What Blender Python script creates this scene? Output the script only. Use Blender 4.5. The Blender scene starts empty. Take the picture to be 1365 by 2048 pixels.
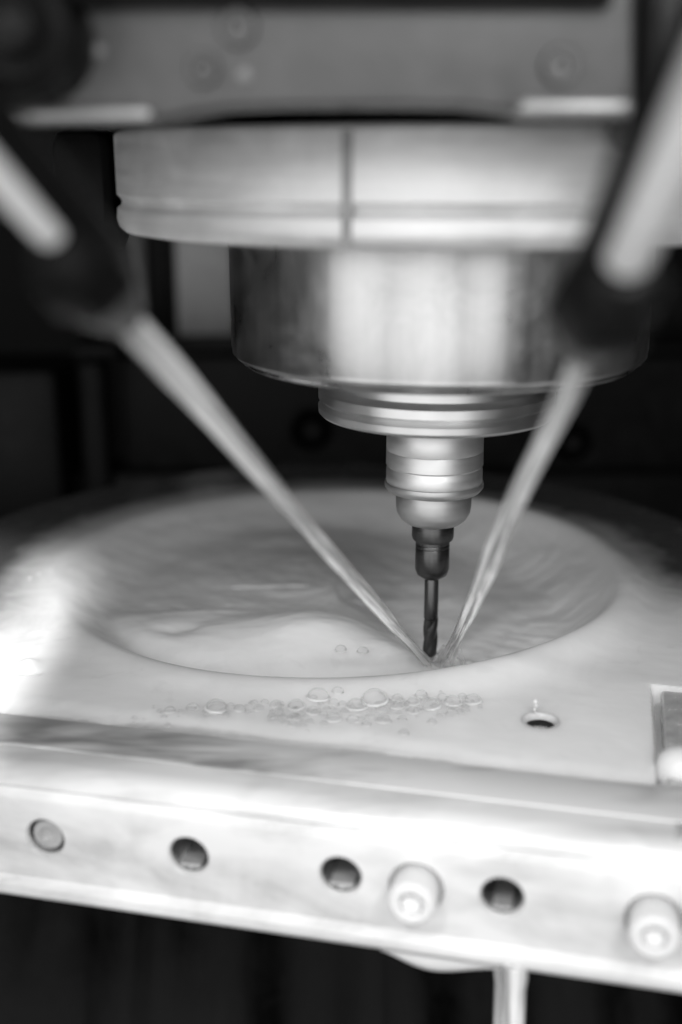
import bpy, bmesh, math, random
import numpy as np
from mathutils import Vector, Matrix
random.seed(7); rng = np.random.default_rng(7)
S = 0.001                      # everything below is written in millimetres
sc = bpy.context.scene

# ------------------------------------------------------------------ camera
PITCH = math.radians(16.6); F = 2340.0
CAM = np.array([-24.7, -300.0, 125.0])
cd = bpy.data.cameras.new("camera"); cam = bpy.data.objects.new("camera", cd)
sc.collection.objects.link(cam); sc.camera = cam
cam.location = Vector(CAM) * S
cam.rotation_euler = (math.radians(90) - PITCH, 0, 0)
cd.sensor_fit = 'VERTICAL'; cd.sensor_height = 36.0; cd.lens = 36.0 * F / 2048.0
cd.clip_start = 0.005; cd.clip_end = 50
cd.dof.use_dof = True; cd.dof.focus_distance = 0.300
cd.dof.aperture_fstop = (cd.lens / 1000) / 0.0074

# ------------------------------------------------------------------ world and lamps
w = bpy.data.worlds.new("World"); sc.world = w; w.use_nodes = True
w.node_tree.nodes['Background'].inputs[0].default_value = (0.5, 0.5, 0.5, 1)
w.node_tree.nodes['Background'].inputs[1].default_value = 0.10

def aim(o, target):
    d = Vector(target) * S - o.location
    o.rotation_euler = d.to_track_quat('-Z', 'Y').to_euler()

def area(name, loc, target, sx, sy, power):
    l = bpy.data.lights.new(name, 'AREA'); l.shape = 'RECTANGLE'; l.size = sx * S; l.size_y = sy * S; l.energy = power
    o = bpy.data.objects.new(name, l); sc.collection.objects.link(o); o.location = Vector(loc) * S; aim(o, target); return o

def spot(name, loc, target, deg, blend, power, rad):
    l = bpy.data.lights.new(name, 'SPOT'); l.spot_size = math.radians(deg); l.spot_blend = blend; l.energy = power
    l.shadow_soft_size = rad * S
    o = bpy.data.objects.new(name, l); sc.collection.objects.link(o); o.location = Vector(loc) * S; aim(o, target); return o

area('front_lamp', (-190, -620, 70), (-40, 0, 60), 1250, 640, 4.3)
spot('near_lamp', (70, -330, 235), (25, -85, -8), 100, 1.0, .9, 45)
area('overhead_lamp', (10, -430, 480), (0, -120, 60), 460, 260, .75)
spot('tube_fill_light', (-150, -330, 300), (-66, -165, 122), 30, 1.0, 1.5, 20)  # added fill spot, only there to brighten the left tube
spot('tube_fill_light', (110, -330, 300), (34, -165, 128), 30, 1.0, 1.1, 20)  # second added fill, brightens the right tube
spot('work_lamp', (-196, -14, 330), (-196, -14, 0), 43, 0.6, 5.0, 10)
sc.view_settings.view_transform = 'Standard'; sc.view_settings.look = 'None'
sc.view_settings.exposure = 0.22; sc.view_settings.gamma = 1.0

# ------------------------------------------------------------------ helpers
def ray(x, y):
    return np.array([0, math.cos(PITCH), -math.sin(PITCH)]) + np.array([1, 0, 0]) * (x - 682.5) / F \
        + np.array([0, math.sin(PITCH), math.cos(PITCH)]) * (1024 - y) / F
def onz(x, y, z=0.0):
    d = ray(x, y); return CAM + d * (z - CAM[2]) / d[2]
def dep(x, y, D):
    return CAM + ray(x, y) * D
YAW = math.radians(-13.0)
UU = np.array([math.cos(YAW), math.sin(YAW), 0]); VV = np.array([-math.sin(YAW), math.cos(YAW), 0])
def uvz(u, v, z): return UU * u + VV * v + np.array([0, 0, z])

def link(name, me, m=None, parent=None, smooth=True):
    o = bpy.data.objects.new(name, me); sc.collection.objects.link(o)
    if m is not None:
        me.materials.clear(); me.materials.append(m)
    if smooth:
        me.polygons.foreach_set('use_smooth', [True] * len(me.polygons))
        try: me.set_sharp_from_angle(angle=math.radians(38))
        except Exception: pass
    if parent is not None: o.parent = parent
    return o

def finish(name, bm, m=None, parent=None, smooth=True):
    bmesh.ops.scale(bm, vec=(S, S, S), verts=bm.verts)
    bmesh.ops.recalc_face_normals(bm, faces=bm.faces)
    me = bpy.data.meshes.new(name); bm.to_mesh(me); bm.free()
    return link(name, me, m, parent, smooth)

def tag(o, label=None, cat=None, group=None, kind=None):
    if label: o['label'] = label
    if cat: o['category'] = cat
    if group: o['group'] = group
    if kind: o['kind'] = kind
    return o

def empty(name, label, cat, group=None, kind=None):
    o = bpy.data.objects.new(name, None); sc.collection.objects.link(o); o.empty_display_size = 0.005
    return tag(o, label, cat, group, kind)

def frame_of(d):
    """matrix whose Z axis is d"""
    d = Vector(d).normalized()
    return d.to_track_quat('Z', 'Y').to_matrix().to_4x4()

def lathe(prof, seg=96, origin=(0, 0, 0), axis=(0, 0, 1), bm=None, cap0=True, cap1=True, fn=None):
    """prof: list of (r, z). fn(theta, r, z) -> r"""
    bm = bm or bmesh.new()
    M = Matrix.Translation(Vector(origin)) @ frame_of(axis)
    rings = []
    for r, z in prof:
        row = []
        for i in range(seg):
            t = 2 * math.pi * i / seg
            rr = fn(t, r, z) if fn else r
            row.append(bm.verts.new(M @ Vector((rr * math.cos(t), rr * math.sin(t), z))))
        rings.append(row)
    for a, b in zip(rings, rings[1:]):
        for i in range(seg):
            j = (i + 1) % seg
            bm.faces.new((a[i], a[j], b[j], b[i]))
    if cap0: bm.faces.new(rings[0][::-1])
    if cap1: bm.faces.new(rings[-1])
    return bm

def box(c, s, bevel=0.0, seg=2, rot=None, bm=None):
    bm = bm or bmesh.new()
    M = Matrix.Translation(Vector(c))
    if rot is not None: M = M @ rot
    M = M @ Matrix.Diagonal((s[0], s[1], s[2], 1))
    g = bmesh.ops.create_cube(bm, size=1, matrix=M)
    if bevel > 0:
        es = set()
        for v in g['verts']: es.update(v.link_edges)
        bmesh.ops.bevel(bm, geom=list(es), offset=bevel, segments=seg, affect='EDGES', profile=0.5)
    return bm

def prism(poly, y0, y1, bevel=0.0, seg=2):
    """poly of (x, z), extruded from y0 to y1"""
    bm = bmesh.new()
    vs = [bm.verts.new((x, y0, z)) for x, z in poly]
    f = bm.faces.new(vs)
    r = bmesh.ops.extrude_face_region(bm, geom=[f])
    for v in [e for e in r['geom'] if isinstance(e, bmesh.types.BMVert)]: v.co.y = y1
    if bevel > 0:
        bmesh.ops.bevel(bm, geom=bm.edges[:], offset=bevel, segments=seg, affect='EDGES', profile=0.5)
    return bm

def tube(path, radii, seg=28, bm=None, shape=None, cap=True):
    """swept tube; shape(theta, s) multiplies the radius"""
    bm = bm or bmesh.new()
    P = [Vector(p) for p in path]; n = len(P); rows = []; up = Vector((0, 0, 1))
    for k, p in enumerate(P):
        d = (P[min(k + 1, n - 1)] - P[max(k - 1, 0)]).normalized()
        a = d.cross(up)
        if a.length < 1e-3: a = d.cross(Vector((0, 1, 0)))
        a.normalize(); b = d.cross(a).normalized()
        s = k / (n - 1); row = []
        for i in range(seg):
            t = 2 * math.pi * i / seg
            r = radii[k] * (shape(t, s) if shape else 1)
            row.append(bm.verts.new(p + a * (math.cos(t) * r) + b * (math.sin(t) * r)))
        rows.append(row)
    for a, b in zip(rows, rows[1:]):
        for i in range(seg):
            j = (i + 1) % seg
            bm.faces.new((a[i], a[j], b[j], b[i]))
    if cap:
        bm.faces.new(rows[0][::-1]); bm.faces.new(rows[-1])
    return bm

def flow_attr(o, n, seg, fade_from=2.0):
    me = o.data; co = []; fd = []
    for k in range(n):
        sft = k / (n - 1)
        for i in range(seg):
            a = 2 * math.pi * i / seg + 1.1 * sft
            co += [math.cos(a), math.sin(a), sft * n * .03]
            fd.append(1 - .9 * max(0.0, (sft - fade_from) / (1.0001 - fade_from)) if sft > fade_from else 1.0)
    me.attributes.new('flow', 'FLOAT_VECTOR', 'POINT').data.foreach_set('vector', co)
    me.attributes.new('fade', 'FLOAT', 'POINT').data.foreach_set('value', fd)

def cut(o, cutters):
    for c in cutters:
        md = o.modifiers.new('cut', 'BOOLEAN'); md.object = c; md.operation = 'DIFFERENCE'; md.solver = 'EXACT'
    dg = bpy.context.evaluated_depsgraph_get()
    me = bpy.data.meshes.new_from_object(o.evaluated_get(dg))
    o.modifiers.clear(); o.data = me
    for c in cutters: bpy.data.objects.remove(c, do_unlink=True)
    me.polygons.foreach_set('use_smooth', [True] * len(me.polygons))
    me.set_sharp_from_angle(angle=math.radians(30))

def smooth01(a, b, x):
    t = np.clip((x - a) / (b - a), 0, 1); return t * t * (3 - 2 * t)

_tab = rng.random((256, 256))
def vnoise(x, y):
    x = np.asarray(x, float); y = np.asarray(y, float)
    xi = np.floor(x).astype(int); yi = np.floor(y).astype(int); fx = x - xi; fy = y - yi
    fx = fx * fx * fx * (fx * (fx * 6 - 15) + 10); fy = fy * fy * fy * (fy * (fy * 6 - 15) + 10)
    g = lambda a, b: _tab[a % 256, b % 256]
    return ((g(xi, yi) * (1 - fx) + g(xi + 1, yi) * fx) * (1 - fy) + (g(xi, yi + 1) * (1 - fx) + g(xi + 1, yi + 1) * fx) * fy) * 2 - 1
def fbm(x, y, o=4):
    s = 0; a = 1.0
    for k in range(o): s = s + a * vnoise(x * 2 ** k + 17 * k, y * 2 ** k + 31 * k); a *= 0.5
    return s

# ------------------------------------------------------------------ materials (the photograph is black and white)
class NT:
    def __init__(s, name):
        s.m = bpy.data.materials.new(name); s.m.use_nodes = True; s.t = s.m.node_tree
        s.b = s.t.nodes['Principled BSDF']
    def n(s, typ, **kw):
        nd = s.t.nodes.new(typ)
        for k, v in kw.items():
            if k in nd.inputs: nd.inputs[k].default_value = v
            else: setattr(nd, k, v)
        return nd
    def l(s, a, b): s.t.links.new(a, b)
    def coords(s, scale=(1, 1, 1), rot=(0, 0, 0)):
        g = s.n('ShaderNodeNewGeometry'); mp = s.n('ShaderNodeMapping')
        mp.inputs['Scale'].default_value = scale; mp.inputs['Rotation'].default_value = rot
        s.l(g.outputs['Position'], mp.inputs['Vector']); return mp.outputs['Vector']
    def noise(s, vec, scale, detail=4, rough=0.55, dist=0.0):
        nd = s.n('ShaderNodeTexNoise'); nd.inputs['Scale'].default_value = scale; nd.inputs['Detail'].default_value = detail
        nd.inputs['Roughness'].default_value = rough; nd.inputs['Distortion'].default_value = dist
        s.l(vec, nd.inputs['Vector']); return nd.outputs['Fac']
    def ramp(s, fac, a, b, va, vb):
        r = s.n('ShaderNodeMapRange'); r.inputs['From Min'].default_value = a; r.inputs['From Max'].default_value = b
        r.inputs['To Min'].default_value = va; r.inputs['To Max'].default_value = vb
        s.l(fac, r.inputs['Value']); return r.outputs['Result']
    def math(s, op, a, b):
        r = s.n('ShaderNodeMath', operation=op)
        for k, v in ((0, a), (1, b)):
            if isinstance(v, (int, float)): r.inputs[k].default_value = v
            else: s.l(v, r.inputs[k])
        return r.outputs[0]
    def base(s, v):
        if isinstance(v, (int, float)): s.b.inputs['Base Color'].default_value = (v, v, v, 1)
        else:
            c = s.n('ShaderNodeCombineColor')
            for k in range(3): s.l(v, c.inputs[k])
            s.l(c.outputs[0], s.b.inputs['Base Color'])
    def set(s, **kw):
        for k, v in kw.items():
            k = k.replace('_', ' ')
            if isinstance(v, (int, float, tuple)): s.b.inputs[k].default_value = v
            else: s.l(v, s.b.inputs[k])
    def bump(s, fac, strength, dist):
        b = s.n('ShaderNodeBump'); b.inputs['Strength'].default_value = strength; b.inputs['Distance'].default_value = dist * S
        s.l(fac, b.inputs['Height']); s.l(b.outputs['Normal'], s.b.inputs['Normal'])

def coolant_mat(name, base=0.8, rough=0.3, sss=0.35, film_shade=False, scale=0.004):
    t = NT(name); v = t.coords((1, 1, 1))
    a = t.noise(v, 45, 5, 0.6, 1.2)
    col = t.ramp(a, 0.3, 0.7, base * 0.92, base)
    t.set(Roughness=rough, IOR=1.36)
    t.b.inputs['Subsurface Weight'].default_value = sss
    t.b.inputs['Subsurface Radius'].default_value = (1, 1, 1); t.b.inputs['Subsurface Scale'].default_value = scale
    if film_shade:      # colour factor: shade painted over the far coolant, thinner milky patches at the ledge
        at = t.n('ShaderNodeAttribute', attribute_name='film_shade'); k = at.outputs['Fac']
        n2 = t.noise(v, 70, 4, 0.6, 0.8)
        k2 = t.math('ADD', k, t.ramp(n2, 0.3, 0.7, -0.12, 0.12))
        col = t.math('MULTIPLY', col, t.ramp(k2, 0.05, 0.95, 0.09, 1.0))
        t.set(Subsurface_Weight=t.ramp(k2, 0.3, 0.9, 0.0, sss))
    t.base(col)
    t.bump(t.noise(v, 110, 3, 0.5, 0.6), 0.10, 0.2)
    return t.m
M_cool = coolant_mat('milky_coolant', 0.86, 0.21, 1.0, True, 0.007)
M_milk = coolant_mat('milky_coolant_bead', 0.80, 0.30, 0.8)
M_rim = coolant_mat('bubble_rim', 0.97, 0.2, 0.6)
def jet_mat():
    t = NT('coolant_jet'); out = t.t.nodes['Material Output']
    at = t.n('ShaderNodeAttribute', attribute_name='flow'); v = at.outputs['Vector']
    a = t.noise(v, 1.6, 3, 0.5, 0.3); b = t.noise(v, 4.5, 3, 0.6, 0.2)
    k = t.math('ADD', t.math('MULTIPLY', a, 0.6), t.math('MULTIPLY', b, 0.4))
    t.base(t.ramp(k, 0.38, 0.60, 0.28, 0.85)); t.set(Roughness=0.16, IOR=1.34)
    t.b.inputs['Subsurface Weight'].default_value = 0.5
    t.b.inputs['Subsurface Radius'].default_value = (1, 1, 1); t.b.inputs['Subsurface Scale'].default_value = 0.002
    t.bump(b, 0.35, 0.3)
    fa = t.n('ShaderNodeAttribute', attribute_name='fade')
    tr = t.n('ShaderNodeBsdfTransparent'); mx = t.n('ShaderNodeMixShader')
    op = t.math('MULTIPLY', t.ramp(k, 0.38, 0.56, 0.40, 0.97), fa.outputs['Fac'])
    t.l(op, mx.inputs[0]); t.l(tr.outputs[0], mx.inputs[1]); t.l(t.b.outputs[0], mx.inputs[2]); t.l(mx.outputs[0], out.inputs[0])
    return t.m
M_jet = jet_mat()

def metal_mat(name, base, rough, streak=None, spread=0.12, met=1.0, scratch=0.4, basevar=0.15):
    t = NT(name); v = t.coords(streak or (1, 1, 1))
    a = t.noise(v, 220, 5, 0.6)
    c = t.coords((1, 1, 1)); b = t.noise(c, 60, 5, 0.65, 0.8)
    t.base(t.math('MULTIPLY', t.ramp(b, 0.35, 0.7, base * (1 - basevar), base), t.ramp(a, 0.3, 0.7, 1 - basevar, 1.0)))
    t.set(Metallic=met, Roughness=t.math('ADD', t.ramp(a, 0.3, 0.7, rough - spread / 2, rough + spread / 2), t.ramp(b, 0.4, 0.7, -0.04, 0.06)))
    t.bump(a, scratch, 0.02)
    if base < .02: t.b.inputs['Specular IOR Level'].default_value = 0.1
    return t.m
M_steel = metal_mat('turned_steel', 0.62, 0.33, (0.5, 0.5, 0.01), 0.10, scratch=.12, basevar=.3)
M_bright = metal_mat('bright_ground_steel', 0.62, 0.40, (0.1, 0.1, 3), 0.05, scratch=.08, basevar=.06)
M_ring = metal_mat('satin_aluminium', 0.88, 0.56, (0.2, 0.2, 3), 0.1, met=0.6, basevar=.16)
M_holder = metal_mat('tool_holder_steel', 0.46, 0.48, (0.05, 0.05, 3), 0.05, scratch=.08, basevar=.06)
M_nut = metal_mat('dark_nut_steel', 0.10, 0.36, (0.05, 0.05, 5), 0.1)
M_mill = metal_mat('dark_carbide', 0.12, 0.36, (1, 1, 1), 0.1)
M_tube = metal_mat('tube_highlight_white', 0.95, 0.3, (1, 1, 1), 0.05, met=0.0, basevar=.02)  # white paints the highlight that runs along a dark metal tube
M_fit = metal_mat('black_fitting', 0.010, 0.34, (1, 1, 1), 0.1, met=0.0, basevar=0.3)
M_house = metal_mat('grey_painted_casting', 0.10, 0.42, (1, 1, 1), 0.1, met=0.3, basevar=0.25)
M_seam = metal_mat('packed_seam', 0.42, 0.5, (1, 1, 1), 0.1, met=0.3, basevar=0.3)
M_plate = metal_mat('dark_wet_plate', 0.07, 0.4, (1, 1, 1), 0.2, met=0.3, basevar=0.5)
M_tray = metal_mat('wet_black_tray', 0.010, 0.4, (1, .2, .2), 0.2, met=0.0, basevar=0.7)
M_notch = metal_mat('wet_grey_clamp', 0.8, 0.25, (1, 1, 1), 0.1, met=0.2, basevar=0.3)
M_tip = metal_mat('grey_nozzle_metal', 0.16, 0.4, (1, 1, 1), 0.1, met=0.6, basevar=.5)
M_neck = metal_mat('satin_neck_steel', 0.66, 0.50, (0.05, 0.05, 3), 0.05, scratch=.05, basevar=.06)
M_bgmid2 = metal_mat('dried_coolant_spot', 0.22, 0.5, (1, 1, 1), 0.1, met=0.0)
M_lip = metal_mat('lit_edge_highlight', 0.34, 0.40, (1, 1, 1), 0.1, met=0.6)  # brighter tone paints the light caught on the housing's lower chamfer
M_black = metal_mat('black_plastic', 0.004, 0.45, (1, 1, 1), 0.1, met=0.0)
M_bgdark = metal_mat('dark_oiled_steel', 0.014, 0.55, (1, 1, 1), 0.2, met=0.2, basevar=0.5)
M_bgmid = metal_mat('grey_enclosure_paint', 0.38, 0.5, (1, 1, 1), 0.1, met=0.0, basevar=0.2)
M_bggrey = metal_mat('worn_grey_paint', 0.04, 0.5, (1, 1, 0.1), 0.1, met=0.0, basevar=0.3)
M_void = metal_mat('black_parts_and_shade', 0.009, 0.5, (1, 1, 0.2), 0.2, met=0.0, basevar=0.6)
M_thread = metal_mat('threaded_bore_steel', 0.14, 0.35, (1, 1, 1), 0.1)
M_plug = metal_mat('wet_grey_plug', 0.5, 0.3, (1, 1, 1), 0.1, met=0.2)
M_white = coolant_mat('coolant_coated_screw', 0.78, 0.3, 0.2)

# wet aluminium of the fixture: metal under a smeared film of coolant
def wet_metal():
    t = NT('coolant_smeared_aluminium')
    v = t.coords((1, 1, 1), (0, 0, -YAW)); vs = t.coords((0.22, 1.6, 1), (0, 0, -YAW))
    a = t.noise(vs, 60, 5, 0.6, 0.7); b = t.noise(v, 30, 4, 0.6, 0.5)
    k = t.math('ADD', t.math('MULTIPLY', a, 0.6), t.math('MULTIPLY', b, 0.4))
    t.base(t.ramp(k, 0.38, 0.56, 0.50, 0.74)); t.set(Metallic=0.05, Roughness=t.ramp(k, 0.4, 0.6, 0.25, 0.42))
    t.bump(t.noise(v, 110, 4, 0.6), 0.12, 0.12); t.set(Coat_Weight=0.5, Coat_Roughness=0.12)
    return t.m
M_wet = wet_metal()
def stained():
    t = NT('stained_wet_ledge')
    vs = t.coords((0.30, 1.5, 1), (0, 0, -YAW)); v0 = t.coords()
    a = t.noise(vs, 42, 4, 0.55, 0.5)
    g = t.n('ShaderNodeSeparateXYZ'); t.l(v0, g.inputs[0])
    k = t.math('ADD', a, t.ramp(g.outputs['X'], -0.03, 0.06, 0, .16))
    t.base(t.ramp(k, 0.44, 0.60, 0.26, 0.72)); t.set(Metallic=0.1, Roughness=0.3)
    t.bump(a, 0.3, 0.3)
    return t.m
M_stain = stained()
def bubble_mat():
    t = NT('soap_film')
    nodes = t.t.nodes; out = nodes['Material Output']
    tr = t.n('ShaderNodeBsdfTransparent'); mix = t.n('ShaderNodeMixShader')
    tr.inputs[0].default_value = (0.965, 0.965, 0.965, 1)
    lw = t.n('ShaderNodeLayerWeight'); lw.inputs['Blend'].default_value = 0.35
    t.base(0.95); t.set(Roughness=0.12, IOR=1.33)
    f = t.ramp(lw.outputs['Facing'], 0.4, 0.85, 0.02, 0.95)
    t.l(f, mix.inputs[0]); t.l(tr.outputs[0], mix.inputs[1]); tl = t.n('ShaderNodeBsdfTranslucent'); tl.inputs[0].default_value = (1, 1, 1, 1); ad = t.n('ShaderNodeMixShader'); ad.inputs[0].default_value = .5
    t.l(t.b.outputs[0], ad.inputs[1]); t.l(tl.outputs[0], ad.inputs[2]); t.l(ad.outputs[0], mix.inputs[2]); t.l(mix.outputs[0], out.inputs[0])
    return t.m
M_bub = bubble_mat()

# ------------------------------------------------------------------ background of the machine interior
CX, CY, PR = -26.0, 57.0, 89.0       # pocket centre and radius
def wall_xz(p0, p1, D):
    """world x range and z range of a pixel rectangle on the vertical plane y = D"""
    a = []
    for (x, y) in (p0, p1):
        d = ray(x, y); q = CAM + d * (D - CAM[1]) / d[1]; a.append(q)
    return a
def wall_box(name, x0, y0, x1, y1, Y, th, m, parent, bevel=2.0):
    a, b = wall_xz((x0, y0), (x1, y1), Y)
    c = ((a[0] + b[0]) / 2, Y + th / 2, (a[2] + b[2]) / 2)
    return finish(name, box(c, (abs(b[0] - a[0]), th, abs(a[2] - b[2])), bevel), m, parent)

o = finish('wall', box((0, 720, 150), (2200, 20, 1600)), M_bgdark); tag(o, kind='structure')
o = finish('floor', box((0, 100, -330), (2400, 1400, 20)), M_void); tag(o, kind='structure')

rear = empty('rear_carriage', 'dark steel carriage with two round socket screws behind the spindle, out of focus', 'machine carriage')
wall_box('crossbeam', 236, 712, 1460, 945, 330, 30, M_bgdark, rear, 3)
wall_box('lower_rail', 120, 948, 1460, 1130, 318, 40, M_void, rear, 3)
wall_box('edge_strip', 236, 690, 1460, 709, 322, 30, M_bgdark, rear, 2)
for (px, py, r) in ((625, 862, 50), (1147, 888, 46)):
    a, _ = wall_xz((px, py), (px, py), 330)
    R = r * 0.262
    s = finish('socket_screw', lathe([(R * .2, .8), (R * .42, .8), (R * .45, -.6), (R * .8, -.8), (R * .84, -.4), (R * .86, .5), (R, .9), (R * 1.04, 0)], 40,
               (a[0], 330, a[2]), (0, -1, 0)), M_bgdark, rear)
    finish('socket', lathe([(R * .40, 0), (R * .40, 1.3), (R * .28, 1.5), (R * .26, .5)], 6, (a[0], 330, a[2]), (0, -1, 0)), M_bgdark, s)
post = empty('guide_post', 'dark grey vertical guide post standing left of the carriage behind the left jet', 'post')
wall_box('post_body', 150, 725, 228, 1130, 310, 25, M_bgdark, post, 4)
wall_box('post_cap', 140, 690, 240, 722, 308, 28, M_void, post, 3)
o = wall_box('motor_block', -140, 740, 140, 1150, 290, 60, M_black, None, 6)
tag(o, 'black block at the left edge behind the coolant pool', 'machine block')
pan = empty('enclosure_panel', 'pale grey enclosure panel with vertical dark channels left of the spindle body', 'panel')
wall_box('panel_sheet', 345, 380, 470, 672, 420, 12, M_bgmid, pan, 2)
wall_box('panel_sheet', 236, 380, 300, 672, 420, 12, M_bggrey, pan, 2)
wall_box('channel', 303, 380, 342, 680, 424, 10, M_bgdark, pan, 2)
o = wall_box('side_cover', 1180, 560, 1460, 700, 400, 30, M_bgdark, None, 4)
tag(o, 'dark cover plate behind the right coolant nozzle', 'cover plate')

# sloping chip tray under the fixture with streaks of running coolant
N = 160
bm = bmesh.new(); g = [[None] * N for _ in range(40)]
for i in range(40):
    for j in range(N):
        x = -420 + j * 5.2; t = i / 39
        y = -60 + 150 * t; z = -290 + 190 * t + 3.5 * math.sin(x * .09 + 2 * t) + 2.5 * math.sin(x * .21 + 1.3) + 2 * float(vnoise(x * .05, t * 3))
        g[i][j] = bm.verts.new((x, y, z))
for i in range(39):
    for j in range(N - 1): bm.faces.new((g[i][j], g[i][j + 1], g[i + 1][j + 1], g[i + 1][j]))
o = finish('chip_tray', bm, M_bgdark)
o.data.materials[0] = M_tray
tag(o, 'dark sloping sheet metal chip tray seen below the bright fixture', 'chip tray')

# ------------------------------------------------------------------ fixture block with its bored front face
VF = -93.6; ZB = -31.7
fix = empty('fixture_block', 'long bright aluminium fixture bar across the front with four bored holes, wet with coolant', 'machine fixture')
rotM = Matrix.Rotation(YAW, 4, 'Z')
prof = [(VF + 26, -.7), (VF + 6.0, -.7), (VF + 3.8, -1.2), (VF + 2.2, -2.3), (VF + 1.2, -3.6), (VF + 0.6, -4.4), (VF + .9, -5.2), (VF + .2, -6.2), (VF, -7.4),
        (VF, -26.6), (VF - .6, -27.6), (VF - 1.4, -28.6), (VF - 1.5, -30.2), (VF - .9, -31.3), (VF + .3, ZB), (VF + 26, ZB)]
bm = bmesh.new(); U0, U1 = -190, 150; rows = []
for u in (U0, U1):
    rows.append([bm.verts.new(Vector(uvz(u, v, z))) for v, z in prof])
for i in range(len(prof)):
    j = (i + 1) % len(prof); bm.faces.new((rows[0][i], rows[0][j], rows[1][j], rows[1][i]))
bm.faces.new(rows[0][::-1]); bm.faces.new(rows[1])
body = finish('bar', bm, M_wet, fix)
nrm = -VV
holes = [(-70.1, -16.3), (-37.0, -16.0), (-3.9, -15.9), (29.3, -15.8)]
cutters = []
for u, z in holes:
    cutters.append(finish('cutter', lathe([(5.1, 0.6), (4.45, -0.3), (4.2, -0.9), (4.2, -13)], 48, uvz(u, VF, z), nrm)))
for u, z in ((11.9, -16.2), (58.8, -16.2)):
    cutters.append(finish('cutter', lathe([(6.2, 0.6), (5.7, -0.2), (5.6, -2.5)], 48, uvz(u, VF, z), nrm)))
cut(body, cutters)
body.data.materials.clear(); body.data.materials.append(M_wet)
for k, (u, z) in enumerate(holes):
    pr = [(4.18, -1.0)]
    for q in range(11): pr += [(3.6, -1.3 - q), (4.1, -1.8 - q)]
    pr += [(3.6, -12.6), (0.4, -12.8)]
    th = finish('threaded_bore', lathe(pr, 40, uvz(u, VF, z), nrm, cap0=False), M_thread, fix)
    if k == 0:
        finish('plug', lathe([(3.9, -5.5), (3.85, -1.9), (3.3, -1.4), (1.9, -1.4), (1.5, -2.0), (.3, -2.1)], 36, uvz(u, VF, z), nrm), M_plug, th)
    else:
        # coolant lying in the bottom of the bore
        bm = bmesh.new(); d0 = -1.4; lvl = (-2.9, -2.6, -3.1)[k - 1]
        ring = []
        for dd in (d0, -12):
            row = []
            for i in range(17):
                a = math.pi + math.asin(min(1, -lvl / 3.7)) + (math.pi - 2 * math.asin(min(1, -lvl / 3.7))) * i / 16
                row.append(bm.verts.new(Vector(uvz(u + 3.65 * math.cos(a), VF, z + 3.65 * math.sin(a))) + Vector(nrm) * (dd + 0.5 * math.sin(i))))
            ring.append(row)
        bm.faces.new(ring[0]); bm.faces.new(ring[1][::-1])
        for i in range(16): bm.faces.new((ring[0][i], ring[0][i + 1], ring[1][i + 1], ring[1][i]))
        bm.faces.new((ring[0][16], ring[0][0], ring[1][0], ring[1][16]))
        finish('puddle', bm, M_plug, th)
# stained ledge strip along the back of the bar
finish('ledge', box(uvz(-20, VF + 10.9 + 6.6, -.65), (340, 13.2, .7), .2, 2, rotM), M_stain, fix)

for u, z, lab in ((11.9, -16.2, 'white coolant-coated socket screw between the third and the rightmost bored hole'),
                  (58.8, -16.2, 'white coolant-coated socket screw at the right edge of the bright fixture face')):
    sc_ = empty('socket_cap_screw', lab, 'screw', 'screws standing out of the fixture face')
    finish('screw_head', lathe([(4.6, -2.4), (4.9, 2), (4.95, 4.6), (4.7, 5.6), (3.9, 6.2), (2.75, 6.1), (2.35, 5.6)], 48, uvz(u, VF, z), nrm, cap1=False), M_white, sc_)
    finish('hex_socket', lathe([(2.4, 5.65), (2.2, 5.2), (2.0, 4.7), (.2, 4.5)], 6, uvz(u, VF, z), nrm, cap0=False), M_white, sc_)

# hanging bead and falling stream
bm = bmesh.new(); rows = []
for i in range(81):
    u = 5 + 28.5 * i / 80; t = i / 80
    h = 4.0 * (math.sin(math.pi * t ** 0.8) ** 1.4) * (0.75 + .25 * math.sin(4 * t + .6)) + .15
    row = []
    for k in range(13):
        a = math.pi * k / 12
        row.append(bm.verts.new(Vector(uvz(u, VF + .6 - 2.3 * math.cos(a), ZB + .9 - (h + .8) * math.sin(a)))))
    rows.append(row)
for a, b in zip(rows, rows[1:]):
    for k in range(12): bm.faces.new((a[k], a[k + 1], b[k + 1], b[k]))
o = finish('coolant_bead', bm , M_milk); tag(o, 'bead of milky coolant hanging from the lower edge of the fixture', 'liquid bead')
top = uvz(31.7, VF + .4, ZB + 1.5)
path = [top + np.array([0.25 * math.sin(k * .15), 0, -k * 3.0]) for k in range(60)]
rad = [2.9 * (1.12 if k < 2 else 1) * (1 - .0016 * k) for k in range(60)]
o = finish('falling_stream', tube(path, rad, 40, None, lambda t, s: 1 + .16 * math.cos(2 * t + 3.0 * s + 1.2) + .06 * math.cos(7 * t + 4 * s)), M_jet)
flow_attr(o, 60, 40)
tag(o, 'thin stream of milky coolant falling from the lower edge of the fixture', 'liquid stream')

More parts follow.
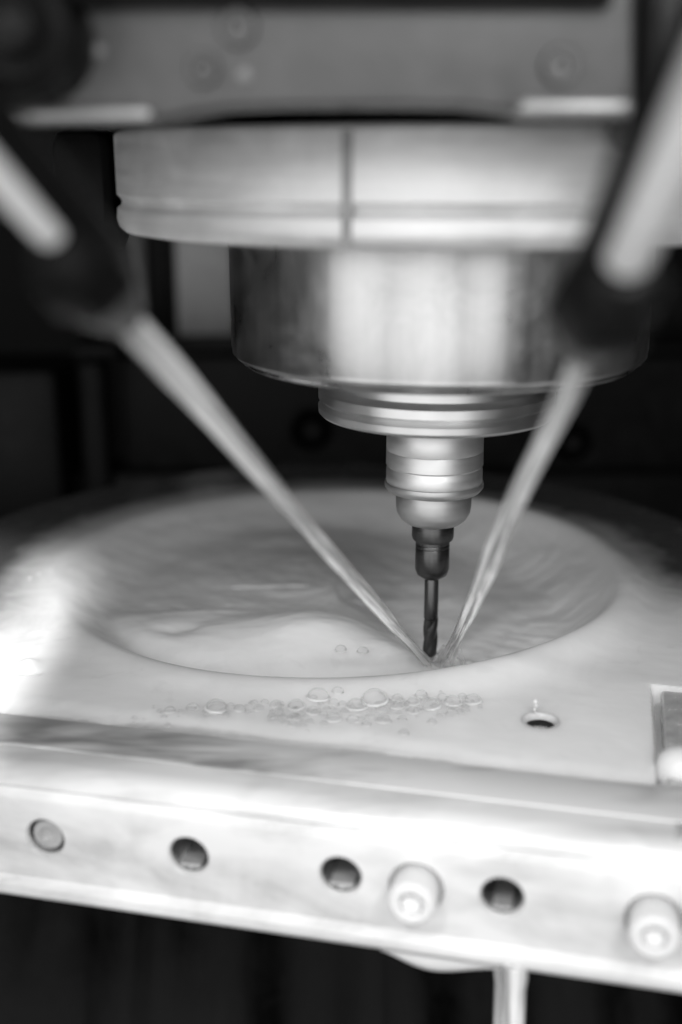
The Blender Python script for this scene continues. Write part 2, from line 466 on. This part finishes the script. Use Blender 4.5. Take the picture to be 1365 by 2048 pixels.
# ------------------------------------------------------------------ workpiece plate with the round pocket
work = empty('workpiece_plate', 'plate with large round pocket under the milling cutter, flooded with milky coolant', 'workpiece')
VW = VF + 26.2
bm = bmesh.new(); pts = []
for a in np.linspace(math.radians(-20), math.radians(200), 80):
    pts.append((CX + 138 * math.cos(a), CY + 138 * math.sin(a)))
pl = uvz(-175, VW, 0); pr_ = uvz(58.5, VW, 0); pc = uvz(58.5, -19, 0); pd = uvz(120, -19, 0)
pts += [(-170, 0), (pl[0], pl[1]), (pr_[0], pr_[1]), (pc[0], pc[1]), (pd[0], pd[1])]
vs = [bm.verts.new((x, y, -1.6)) for x, y in pts]
f = bm.faces.new(vs); r = bmesh.ops.extrude_face_region(bm, geom=[f])
for v in [e for e in r['geom'] if isinstance(e, bmesh.types.BMVert)]: v.co.z = -30
wp = finish('plate', bm, M_wet, work)
HOLE = onz(1082, 1442, -.2); HOLE[2] = 0
cut(wp, [finish('cutter', lathe([(PR - 1, -26), (PR - 1, 5)], 96, (CX, CY, 0))), finish('cutter', lathe([(3.4, -26), (3.4, 5)], 32, HOLE))])
wp.data.materials.clear(); wp.data.materials.append(M_plate)

# milky coolant surface -------------------------------------------------
def coolant_h(x, y):
    r = np.hypot(x - CX, y - CY); th = np.arctan2(y - CY, x - CX)
    u = x * UU[0] + y * UU[1]; v = x * VV[0] + y * VV[1]
    front = smooth01(.2, -.9, np.sin(th))                       # 1 at the near side
    right = smooth01(-.1, .8, np.cos(th))
    # raised rim
    h = (0.9 + 1.7 * front * smooth01(-.75, 0.1, np.cos(th)) + 1.7 * right) * np.exp(-((r - PR - 1.5) / np.where(r < PR + 1.5, 6.5 - 4.2 * front, 6.5 + 2 * front)) ** 2)
    # bowl
    wid = 0.70 + .20 * front
    dep_ = 7.0 + 4.5 * right
    h = h - dep_ * (1 - smooth01(wid, 1.0, r / PR))
    # water mound left of the tool, and the crater the jets dig
    h = h + 10 * np.exp(-(((x + 31) / 24) ** 2 + ((y - 3) / 20) ** 2)) * smooth01(1.02, .82, r / PR)
    h = h + 5.5 * np.exp(-(((x + 75) / 34) ** 2 + ((y - 10) / 28) ** 2)) * smooth01(1.02, .8, r / PR)
    h = h + 2.8 * np.exp(-(((x + 8) / 10) ** 2 + ((y + 5) / 9) ** 2))
    h = h - 2.5 * np.exp(-(((x - 4) / 9) ** 2 + ((y - 7) / 9) ** 2))
    h = h + 2.2 * np.exp(-(((x - 11) / 3.2) ** 2 + ((y - 4) / 4) ** 2))
    # swirling flow inside, radial ripples on the right wall
    ins = smooth01(1.0, .9, r / PR)
    sw = fbm(r * .07 + 3, th * 2.2 + r * .012, 4)
    h = h + ins * .5 * sw + ins * .22 * fbm(x * .05 + sw * .6, y * .09, 4)
    h = h + ins * right * .34 * fbm(th * 17 + 1.4 * sw, r * .11 + 9 + .8 * sw, 4) * smooth01(.55, .75, r / PR) * smooth01(1.0, .85, r / PR)
    # a ridge wave catching light, and a small hollow beside it
    h = h + .9 * np.exp(-((y - 24 - .08 * (x + 60)) / 2.6) ** 2 - ((x + 58) / 16) ** 2)
    h = h - 1.6 * np.exp(-((y - 8) / 5) ** 2 - ((x + 71) / 6) ** 2)
    # outside: sheet running off, draping over the far edge
    out = smooth01(1.0, 1.06, r / PR)
    h = h + out * (.12 * fbm(x * .05, y * .05, 3) + .02 * fbm(u * .12, v * .4, 2))
    h = h + 1.5 * np.exp(-((x + 106) ** 2 + (y + 20) ** 2) / 7.0) - .9 * np.exp(-(((x + 105) / 3) ** 2 + ((y + 24.5) / 1.4) ** 2))
    # ragged front boundary over the ledge
    edge = VW + 1.2 - 3 * smooth01(-5, 45, u) + 1.0 * fbm(u * .09, .5, 4) + .7 * fbm(u * .35, 3.5, 3) \
        - 2.2 * smooth01(-75, -100, u)
    h = h - .55 * smooth01(6.0, -1.6, v - edge) - .35 * smooth01(0, -4, v - edge) - 6 * smooth01(VF + 7, VF + 1, v)
    # the sheet dips into the notch for the clamp
    inn = np.minimum(u - 58.0, -18.5 - v)
    h = h - 5.0 * smooth01(0.3, 1.9, inn)
    return h
step = .55
xs = np.arange(-172, 128, step); ys = np.arange(-118, 200, step)
X, Y = np.meshgrid(xs, ys)
H = coolant_h(X, Y)
Uc = X * UU[0] + Y * UU[1]; Vc = X * VV[0] + Y * VV[1]
Rr = np.hypot(X - CX, Y - CY); Th = np.arctan2(Y - CY, X - CX)
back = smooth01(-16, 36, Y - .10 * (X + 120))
film_shade = 1 - back * smooth01(86, 116, Rr + 3.0 * fbm(Th * 2.5, Rr * .02, 2))  # shade beyond the far rim painted into the coolant colour
film_shade = film_shade * (1 - .45 * smooth01(.1, .7, fbm(Uc * .022 + 5, Vc * .16 + 2, 4)) * smooth01(VW + 3, VW - 1, Vc) * smooth01(30, -20, Uc))
ok = (Vc > VF + 1.5) & (np.minimum(Uc - 58.0, -18.5 - Vc) < 6.0) & ((Rr < 135) | (Y < 20))
ok &= np.hypot(X - HOLE[0], Y - HOLE[1]) > 3.9
nx = len(xs); idx = np.arange(X.size).reshape(X.shape)
fm = ok[:-1, :-1] & ok[1:, :-1] & ok[:-1, 1:] & ok[1:, 1:]
q = np.stack([idx[:-1, :-1][fm], idx[:-1, 1:][fm], idx[1:, 1:][fm], idx[1:, :-1][fm]], 1)
used = np.unique(q); remap = np.full(X.size, -1); remap[used] = np.arange(len(used)); q = remap[q]
co = np.stack([X.ravel(), Y.ravel(), H.ravel()], 1)[used] * S
me = bpy.data.meshes.new('coolant_pool')
me.vertices.add(len(co)); me.vertices.foreach_set('co', co.ravel())
me.loops.add(q.size); me.loops.foreach_set('vertex_index', q.ravel())
me.polygons.add(len(q)); me.polygons.foreach_set('loop_start', np.arange(0, q.size, 4)); me.polygons.foreach_set('loop_total', np.full(len(q), 4))
fa = me.attributes.new('film_shade', 'FLOAT', 'POINT'); fa.data.foreach_set('value', film_shade.ravel()[used])
me.update()
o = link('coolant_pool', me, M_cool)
me.polygons.foreach_set('use_smooth', [True] * len(me.polygons))
tag(o, 'milky white cutting coolant swirling in the round pocket and over the plate', 'coolant', kind='stuff')
def hz(x, y): return float(coolant_h(np.array(float(x)), np.array(float(y))))
zH = hz(HOLE[0], HOLE[1])
finish('tapped_hole', lathe([(4.9, zH - .12), (4.2, zH + .05), (3.8, zH - .15), (3.5, zH - .9), (3.4, zH - 3), (3.2, -12), (.2, -12.2)], 48, (HOLE[0], HOLE[1], 0), cap0=False), M_milk, work)
finish('hole_bottom', lathe([(3.3, -4.4), (2.2, -4.2), (.2, -4.25)], 36, (HOLE[0], HOLE[1], 0)), M_plug, work)

# notch with clamp at the right edge
cl = empty('edge_clamp', 'small wet grey clamp with a white domed cap in the notch at the right edge', 'clamp')
c0 = uvz(78.2, -54.6, -4.7)
finish('clamp_base', box(c0, (34, 69, 8), .8, 3, rotM), M_notch, cl)
q_ = onz(1362, 1530, 0)
finish('domed_cap', lathe([(5.2, -3.0), (5.3, -.5), (4.9, 1.2), (3.9, 2.6), (2.4, 3.5), (.8, 3.9), (.1, 3.95)], 40, (q_[0], q_[1], 0)), M_white, cl)

# ------------------------------------------------------------------ foam bubbles
def bubble_mesh(name):
    bm = bmesh.new()
    prof = []
    for k in range(10):
        a = math.radians(-16 + 104 * k / 9); prof.append((math.cos(a), .14 + math.sin(a) * .74))
    lathe(prof, 28, bm=bm, cap0=False); 
    me_o = finish(name, bm, M_bub); return me_o
def meniscus_mesh(name):
    bm = bmesh.new(); prof = []
    for k in range(9):
        a = math.pi * k / 8; prof.append((1.02 + .15 * math.cos(a), .15 * math.sin(a) - .02))
    return finish(name, lathe(prof, 28, bm=bm, cap0=False, cap1=False), M_rim)
protoB = bubble_mesh('dome'); protoM = meniscus_mesh('meniscus')
def bubble(px, py, rpx, label, group=None, first=[True]):
    p = onz(px, py, 0.3); z = hz(p[0], p[1]); p = onz(px, py, z)
    z = hz(p[0], p[1]); R = rpx * 0.113
    e = empty('foam_bubble', label, 'bubble', group)
    e.location = (p[0] * S, p[1] * S, (z - .02) * S); e.scale = (R, R, R)
    e.rotation_euler = (random.uniform(-.1, .1), random.uniform(-.1, .1), random.uniform(0, 6))
    for pr in (protoB, protoM):
        c = pr.copy(); sc.collection.objects.link(c); c.parent = e
GB = 'bubbles of the foam row in front of the pocket'
big = [(433, 1416, 22, 'large clear bubble at the left end of the foam row'),
       (593, 1412, 17, 'clear bubble with bright rim alone above the smear left of the foam cluster'),
       (714, 1413, 21, 'large clear bubble in the middle of the foam row'),
       (863, 1411, 19, 'wide bubble in the foam row directly below the cutter tip'),
       (906, 1405, 18, 'bright-rimmed bubble near the right end of the foam row'),
       (726, 1336, 13, 'round bubble floating inside the pocket at its near rim'),
       (682, 1332, 13, 'faint bubble inside the pocket left of the round one'),
       (946, 1402, 18, 'faint bubble at the right end of the foam row'),
       (750, 1394, 26, 'large pale bubble behind the middle of the foam row'),
       (637, 1388, 23, 'wide pale bubble behind the foam row, left of the middle'),
       (808, 1466, 10, 'lone small bubble on the coolant in front of the foam row')]
for b in big: bubble(*b)
rest = [(340, 1422, 11), (385, 1416, 12), (480, 1419, 12), (518, 1418, 11), (552, 1410, 12), (509, 1406, 8), (530, 1404, 8), (560, 1424, 9), (627, 1424, 15), (589, 1436, 13), (586, 1450, 10),
        (668, 1437, 15), (668, 1404, 11), (706, 1441, 13), (796, 1392, 12), (795, 1412, 14), (765, 1420, 11), (767, 1441, 15), (826, 1403, 13), (826, 1423, 13), (904, 1427, 12),
        (654, 1418, 8), (690, 1424, 9), (740, 1430, 8), (780, 1402, 7), (648, 1448, 8), (620, 1444, 8), (606, 1452, 7), (570, 1446, 7), (497, 1426, 7), (462, 1411, 7),
        (843, 1380, 13), (676, 1376, 12), (885, 1392, 10), (742, 1414, 7), (925, 1392, 9), (452, 1430, 7), (412, 1424, 7), (812, 1410, 6), (881, 1430, 8), (930, 1415, 8), (612, 1434, 7), (545, 1424, 6),
        (320, 1424, 7), (362, 1424, 6), (722, 1438, 7), (755, 1408, 7), (642, 1408, 7), (850, 1395, 8), (877, 1402, 7)]
for k in range(95):
    x = random.uniform(250, 965) if k % 3 else random.uniform(540, 940)
    rest.append((x, 1421 + random.gauss(0, 15) - (x - 650) * .03, random.choice((3, 3.5, 4, 5, 6, 7.5, 9))))
for b in rest: bubble(*b, 'small clear bubble crowded in the foam row between rim and ledge', GB)
for px, py, r_, lab in ((1030, 1298, 6, 'tiny bright bubble on the near rim right of the cutter'), (1022, 1306, 5, 'tiny bubble just left of the bright one on the right rim')):
    bubble(px, py, r_, lab)
bpy.data.objects.remove(protoB); bpy.data.objects.remove(protoM)

def drop(px, py, z, pts, label):
    bm = bmesh.new()
    for dx, dz, r in pts:
        p = onz(px, py, z)
        bmesh.ops.create_icosphere(bm, subdivisions=3, radius=r, matrix=Matrix.Translation((p[0] + dx, p[1], p[2] + dz)) @ Matrix.Diagonal((1, 1, 1.3, 1)))
    tag(finish('droplet', bm, M_white), label, 'droplet')
drop(1071, 1412, 2.0, ((0, 1.1, .55), (.2, .1, .42), (-.1, -.9, .3), (.1, -1.7, .2)), 'bright droplet leaping above the tapped hole')
for k, (px, py) in enumerate(((60, 1160), (79, 1153), (104, 1146))):
    p = onz(px, py, 0.3)
    o = finish('splash_bead', lathe([(.1, -.3), (.45, -.2), (.55, .1), (.35, .4), (.05, .5)], 16, (p[0], p[1], hz(p[0], p[1]) + .3)), M_white)
    tag(o, ('leftmost', 'middle', 'rightmost')[k] + ' of the three bright beads on the far left rim of the coolant', 'droplet', 'beads on the far left rim')

# ------------------------------------------------------------------ spindle
head = empty('spindle_head', 'round metal milling spindle with stepped collars under a grey housing', 'milling spindle')
def zpx(y): return 125 - 300 * math.tan(PITCH + math.atan((y - 1024) / F))
def rpx(r, y):
    z = zpx(y); D = 300 * math.cos(PITCH) + (125 - z) * math.sin(PITCH); k = r / F
    return k * D / math.sqrt(1 + k * k)
RR = rpx(668, 330)
finish('clamp_ring', lathe([(60, 132.6), (RR - 1.8, 132.2), (RR - .5, 131.7), (RR, 131.0), (RR, 118.0), (RR - .8, 117.3), (RR - 1.2, 116.4), (RR - .8, 115.6), (RR, 115.0),
                            (RR + .2, 112.6), (RR - .3, 110.8), (RR - 1.6, 109.6), (RR - 4, 109.2), (50, 109.2)], 200), M_ring, head)
# seam of the split ring
sx = -23.6; ang = math.asin(sx / RR); sy = -math.cos(ang) * RR
rz = Matrix.Rotation(ang, 4, 'Z')
finish('seam', box((sx, sy, 120.6), (2.2, .5, 20.6), .2, 2, rz), M_seam, head)
RB = rpx(419, 640)
finish('spindle_body', lathe([(RB - 2, 112), (RB - .3, 111), (RB, 110), (RB, 81.2), (RB - .25, 80.2), (RB - .25, 79.4), (RB - 1.0, 78.6), (RB - 2.2, 78.0), (RB - 2.4, 77.3), (RB - 3.4, 76.6),
                              (RB - 9, 75.6), (RB - 20, 74.9), (20, 74.9)], 220), M_steel, head)
RC = rpx(236, 800)
finish('nose_flange', lathe([(RC - 2, 75.5), (RC - 2.2, 70.6), (RC - 1.4, 69.8), (RC, 69.2), (RC, 67.0), (RC - .5, 66.6), (RC - 1.1, 66.0), (RC - .7, 65.5), (RC + .1, 65.0), (RC, 63.4), (RC - .8, 62.6),
                             (RC - 3, 62.0), (10, 62.0)], 160), M_bright, head)

th_ = empty('tool_holder', 'slim stepped steel tool holder with collar, hanging from the spindle nose', 'tool holder')
def P(*a): return [(rpx(r, y), zpx(y)) for r, y in a]
finish('holder_neck', lathe(P((88, 845), (97, 858), (97, 895), (96, 897), (97, 899), (97, 926), (94, 929), (94, 932), (96, 935), (96, 962), (94, 965)), 120), M_neck, th_)
finish('holder_collar', lathe(P((92, 963), (98, 960), (99, 966), (98, 971), (92, 978), (76, 981)), 120), M_holder, th_)
finish('holder_cup', lathe(P((74, 979), (76, 984), (75, 1010), (73, 1022), (66, 1034), (56, 1042), (44, 1046), (20, 1047)), 120), M_holder, th_)
finish('collet_nut', lathe(P((40, 1044), (42, 1049), (42, 1071), (40, 1077), (35, 1079)), 96), M_nut, th_)
finish('nut_sleeve', lathe(P((34, 1076), (34, 1085), (33, 1086), (34, 1088), (34, 1092), (33, 1093), (34, 1095), (34, 1136), (30, 1147), (18, 1155), (12, 1157)), 96), M_nut, th_)

mill = empty('end_mill', 'thin dark end mill cutting at the bottom of the pocket between two jets', 'milling cutter')
finish('shank', lathe(P((10, 1150), (14, 1158), (14, 1235)), 48), M_mill, mill)
bm = bmesh.new(); z0, z1 = zpx(1236), zpx(1314); rows = []
for k in range(61):
    t = k / 60; z = z0 + (z1 - z0) * t
    R0 = 2.0 * (1 if t < .86 else math.sqrt(max(0.02, 1 - ((t - .86) / .145) ** 2)))
    tw = t * 1.3 * math.pi
    rows.append([bm.verts.new((R0 * (.86 + .16 * abs(math.cos(1.5 * (a + tw)))) * math.cos(a), R0 * (.86 + .16 * abs(math.cos(1.5 * (a + tw)))) * math.sin(a), z))
                 for a in np.linspace(0, 2 * math.pi, 48, endpoint=False)])
for a, b in zip(rows, rows[1:]):
    for i in range(48): bm.faces.new((a[i], a[(i + 1) % 48], b[(i + 1) % 48], b[i]))
bm.faces.new(rows[0][::-1]); bm.faces.new(rows[-1])
finish('flutes', bm, M_mill, mill)

# ------------------------------------------------------------------ housing above the ring
hs = empty('head_housing', 'grey blurred housing plate spanning the top with screws and arched lower edge', 'machine housing')
YF = -105.0
def wp_(px, py, Y=YF):
    d = ray(px, py); q = CAM + d * (Y - CAM[1]) / d[1]; return (q[0], q[2])
arch = [(-220, 244), (285, 244), (330, 238), (380, 226), (440, 216), (560, 211), (800, 210), (930, 212), (1000, 219), (1060, 229), (1130, 236), (1268, 238)]
poly = [wp_(*a) for a in arch] + [wp_(1268, -160), wp_(-220, -160)]
finish('front_plate', prism(poly, YF, YF + 22, .8, 3), M_house, hs)
a = wp_(-220, 250); b = wp_(1600, -160)
finish('housing_body', box(((a[0] + b[0]) / 2, YF + 24 + 60, 139 + 30), (b[0] - a[0] + 60, 118, 60), 2), M_void, hs)
finish('underside_plate', box((-10, -20, 137.2), (260, 130, 2.5), .5), M_void, hs)  # black colour stands in for the shade under the housing
def bar_px(name, x0, y0, x1, y1, Y, th, m, bev):
    a = wp_(x0, y1, Y); b = wp_(x1, y0, Y)
    return finish(name, box(((a[0] + b[0]) / 2, Y + th / 2, (a[1] + b[1]) / 2), (b[0] - a[0], th, b[1] - a[1]), bev, 4), m, hs)
bar_px('edge_lip', -220, 212, 305, 246, YF - 2.5, 10, M_lip, 1.1)  # bright bars added for the lit stretches of the chamfer
bar_px('edge_lip', 1035, 194, 1272, 236, YF - 2.5, 10, M_lip, 1.5)
bar_px('groove', 1238, -160, 1292, 190, YF + 3, 12, M_black, .5)
bar_px('side_column', 1292, -160, 1600, 300, YF - 2, 30, M_house, 3)
bar_px('top_rib', 100, -160, 1238, 14, YF - 3, 8, M_bgdark, 1)
for px, py, r_ in ((408, 138, 30), (476, 55, 34), (1120, 132, 34)):
    q = wp_(px, py); R = r_ * .08
    s = finish('housing_screw', lathe([(R * 1.1, -.5), (R * 1.08, .8), (R * .95, 1.3), (R * .5, 1.3), (R * .45, .2), (.1, .2)], 32, (q[0], YF, q[1]), (0, -1, 0)), M_house, hs)
for px, py in ((490, 152), (196, 103)):
    q = wp_(px, py)
    finish('coolant_spot', lathe([(1.3, -.1), (1.1, .3), (.6, .6), (.1, .65)], 20, (q[0], YF, q[1]), (0, -1, 0)), M_bgmid2, hs)
kb = empty('clamp_knob', 'black round knob at the top left corner, far out of focus', 'knob')
q = wp_(12, 62, YF - 16)
finish('knob_body', lathe([(9.5, -16), (9.8, -1), (9.2, 1.2), (7.4, 2), (6.8, .6), (6.0, -1.5), (.2, -2)], 60, (q[0], YF - 16, q[1]), (0, -1, 0)), M_black, kb)
finish('knob_hub', lathe([(3.6, -3), (3.5, .6), (2.6, 1.4), (.2, 1.6)], 40, (q[0] + .8, YF - 16, q[1]), (0, -1, 0)), M_fit, kb)
# hose bracket behind the left nozzle
o = wall_box('hose_bracket', 95, 255, 222, 520, -20, 30, M_black, None, 4)
tag(o, 'black bracket hanging from the housing behind the left nozzle', 'bracket')

# ------------------------------------------------------------------ nozzles and jets
def nozzle(start_px, D, hit, k_px, label, jlabel, jr0, jr1, seed, side, tw):
    A = dep(start_px[0], start_px[1], D); B = np.array(hit); d = (B - A); L = np.linalg.norm(d); d = d / L
    n = empty('coolant_nozzle', label, 'coolant nozzle', 'nozzles aimed at the cutter')
    s = k_px * D / F                              # mm per reference pixel at the mouth
    org = A
    # z along -d (back towards the hose)
    finish('nozzle_tip', lathe([(jr0 + .25, -1.2), (s * 34, -.6), (s * 46, s * 12), (s * 78, s * 95), (s * 86, s * 120)], 48, org, -d, cap0=True), M_tip, n)
    finish('hex_nut', lathe([(s * 84, s * 118), (s * 98, s * 128), (s * 98, s * 215), (s * 90, s * 230)], 6, org, -d), M_fit, n)
    finish('ferrule', lathe([(s * 78, s * 228), (s * 70, s * 250), (s * 54, s * 272), (s * 40, s * 276)], 48, org, -d), M_fit, n)
    finish('tube', lathe([(s * 18, s * 268), (tw * .8, s * 274), (tw, s * 290), (tw, s * 1500)], 64, org, -d), M_tube, n)  # white rod stands in for the tube's highlight
    finish('dark_flank', lathe([(s * 46, s * 230), (s * 50, s * 1500)], 48, org + np.array([side * 3.4, 4.5, 0]), -d), M_fit, n)  # black rod added as the tube's dark flank beside the painted highlight
    N = 120; path = []; rad = []
    for k in range(N):
        t = k / (N - 1)
        path.append(A + d * (L * t) + np.array([1.0 * math.sin(seed + 7 * t), 0, .7 * math.sin(2 * seed + 11 * t)]) * t * (1 - t) * 2)
        rad.append(jr0 + (jr1 - jr0) * t + .15 * math.sin(seed + 11 * t) + .07 * math.sin(29 * t) + .9 * max(0, (t - .86) / .14) ** 1.6)
    sh = lambda th, s_: 1.0 + .36 * math.cos(2 * th + 3.4 * s_ + seed) + .06 * math.cos(5 * th - 3 * s_ + seed) + .04 * math.cos(11 * th + 6 * s_)
    j = finish('coolant_jet', tube(path, rad, 72, None, sh), M_jet)
    flow_attr(j, N, 72, .84)
    tag(j, jlabel, 'coolant jet', 'jets of coolant converging on the cutter')
nozzle((250, 636), 165, (1.5, 0.5, -11.0), 1.0, 'black nozzle with bright tube at the left, spraying down to the right',
       'milky jet from the left nozzle running down to the cutter tip', 1.55, 1.05, .6, 1, 2.0)
nozzle((1172, 700), 165, (3.8, 2.5, -11.0), 1.12, 'black nozzle with bright tube at the right, spraying down to the left',
       'thicker milky jet from the right nozzle falling steeply to the cutter tip', 2.1, 1.1, 2.4, -.5, 3.2)

# soft splash where the jets strike the cutter
n, seg = 16, 64
bm = bmesh.new(); rows = []
for k in range(n):
    t = k / (n - 1); row = []
    for i in range(seg):
        a = 2 * math.pi * i / seg
        R = 1.6 + 6.5 * t ** 1.5
        lift = 5.5 * math.sin(math.pi * min(1, t * 1.15)) * (0.35 + .65 * max(0, math.cos(a - .5)) ** 2) * (1 + .25 * math.sin(5 * a) + .15 * math.sin(9 * a + 1))
        row.append(bm.verts.new((3.6 + R * math.cos(a), 2.0 + R * .8 * math.sin(a), -8.4 + lift - 1.5 * t)))
    rows.append(row)
for a, b in zip(rows, rows[1:]):
    for i in range(seg): bm.faces.new((a[i], a[(i + 1) % seg], b[(i + 1) % seg], b[i]))
o = finish('coolant_splash', bm, M_jet); flow_attr(o, n, seg, .0)
tag(o, 'low collar of splashing coolant around the tip of the end mill', 'splash')
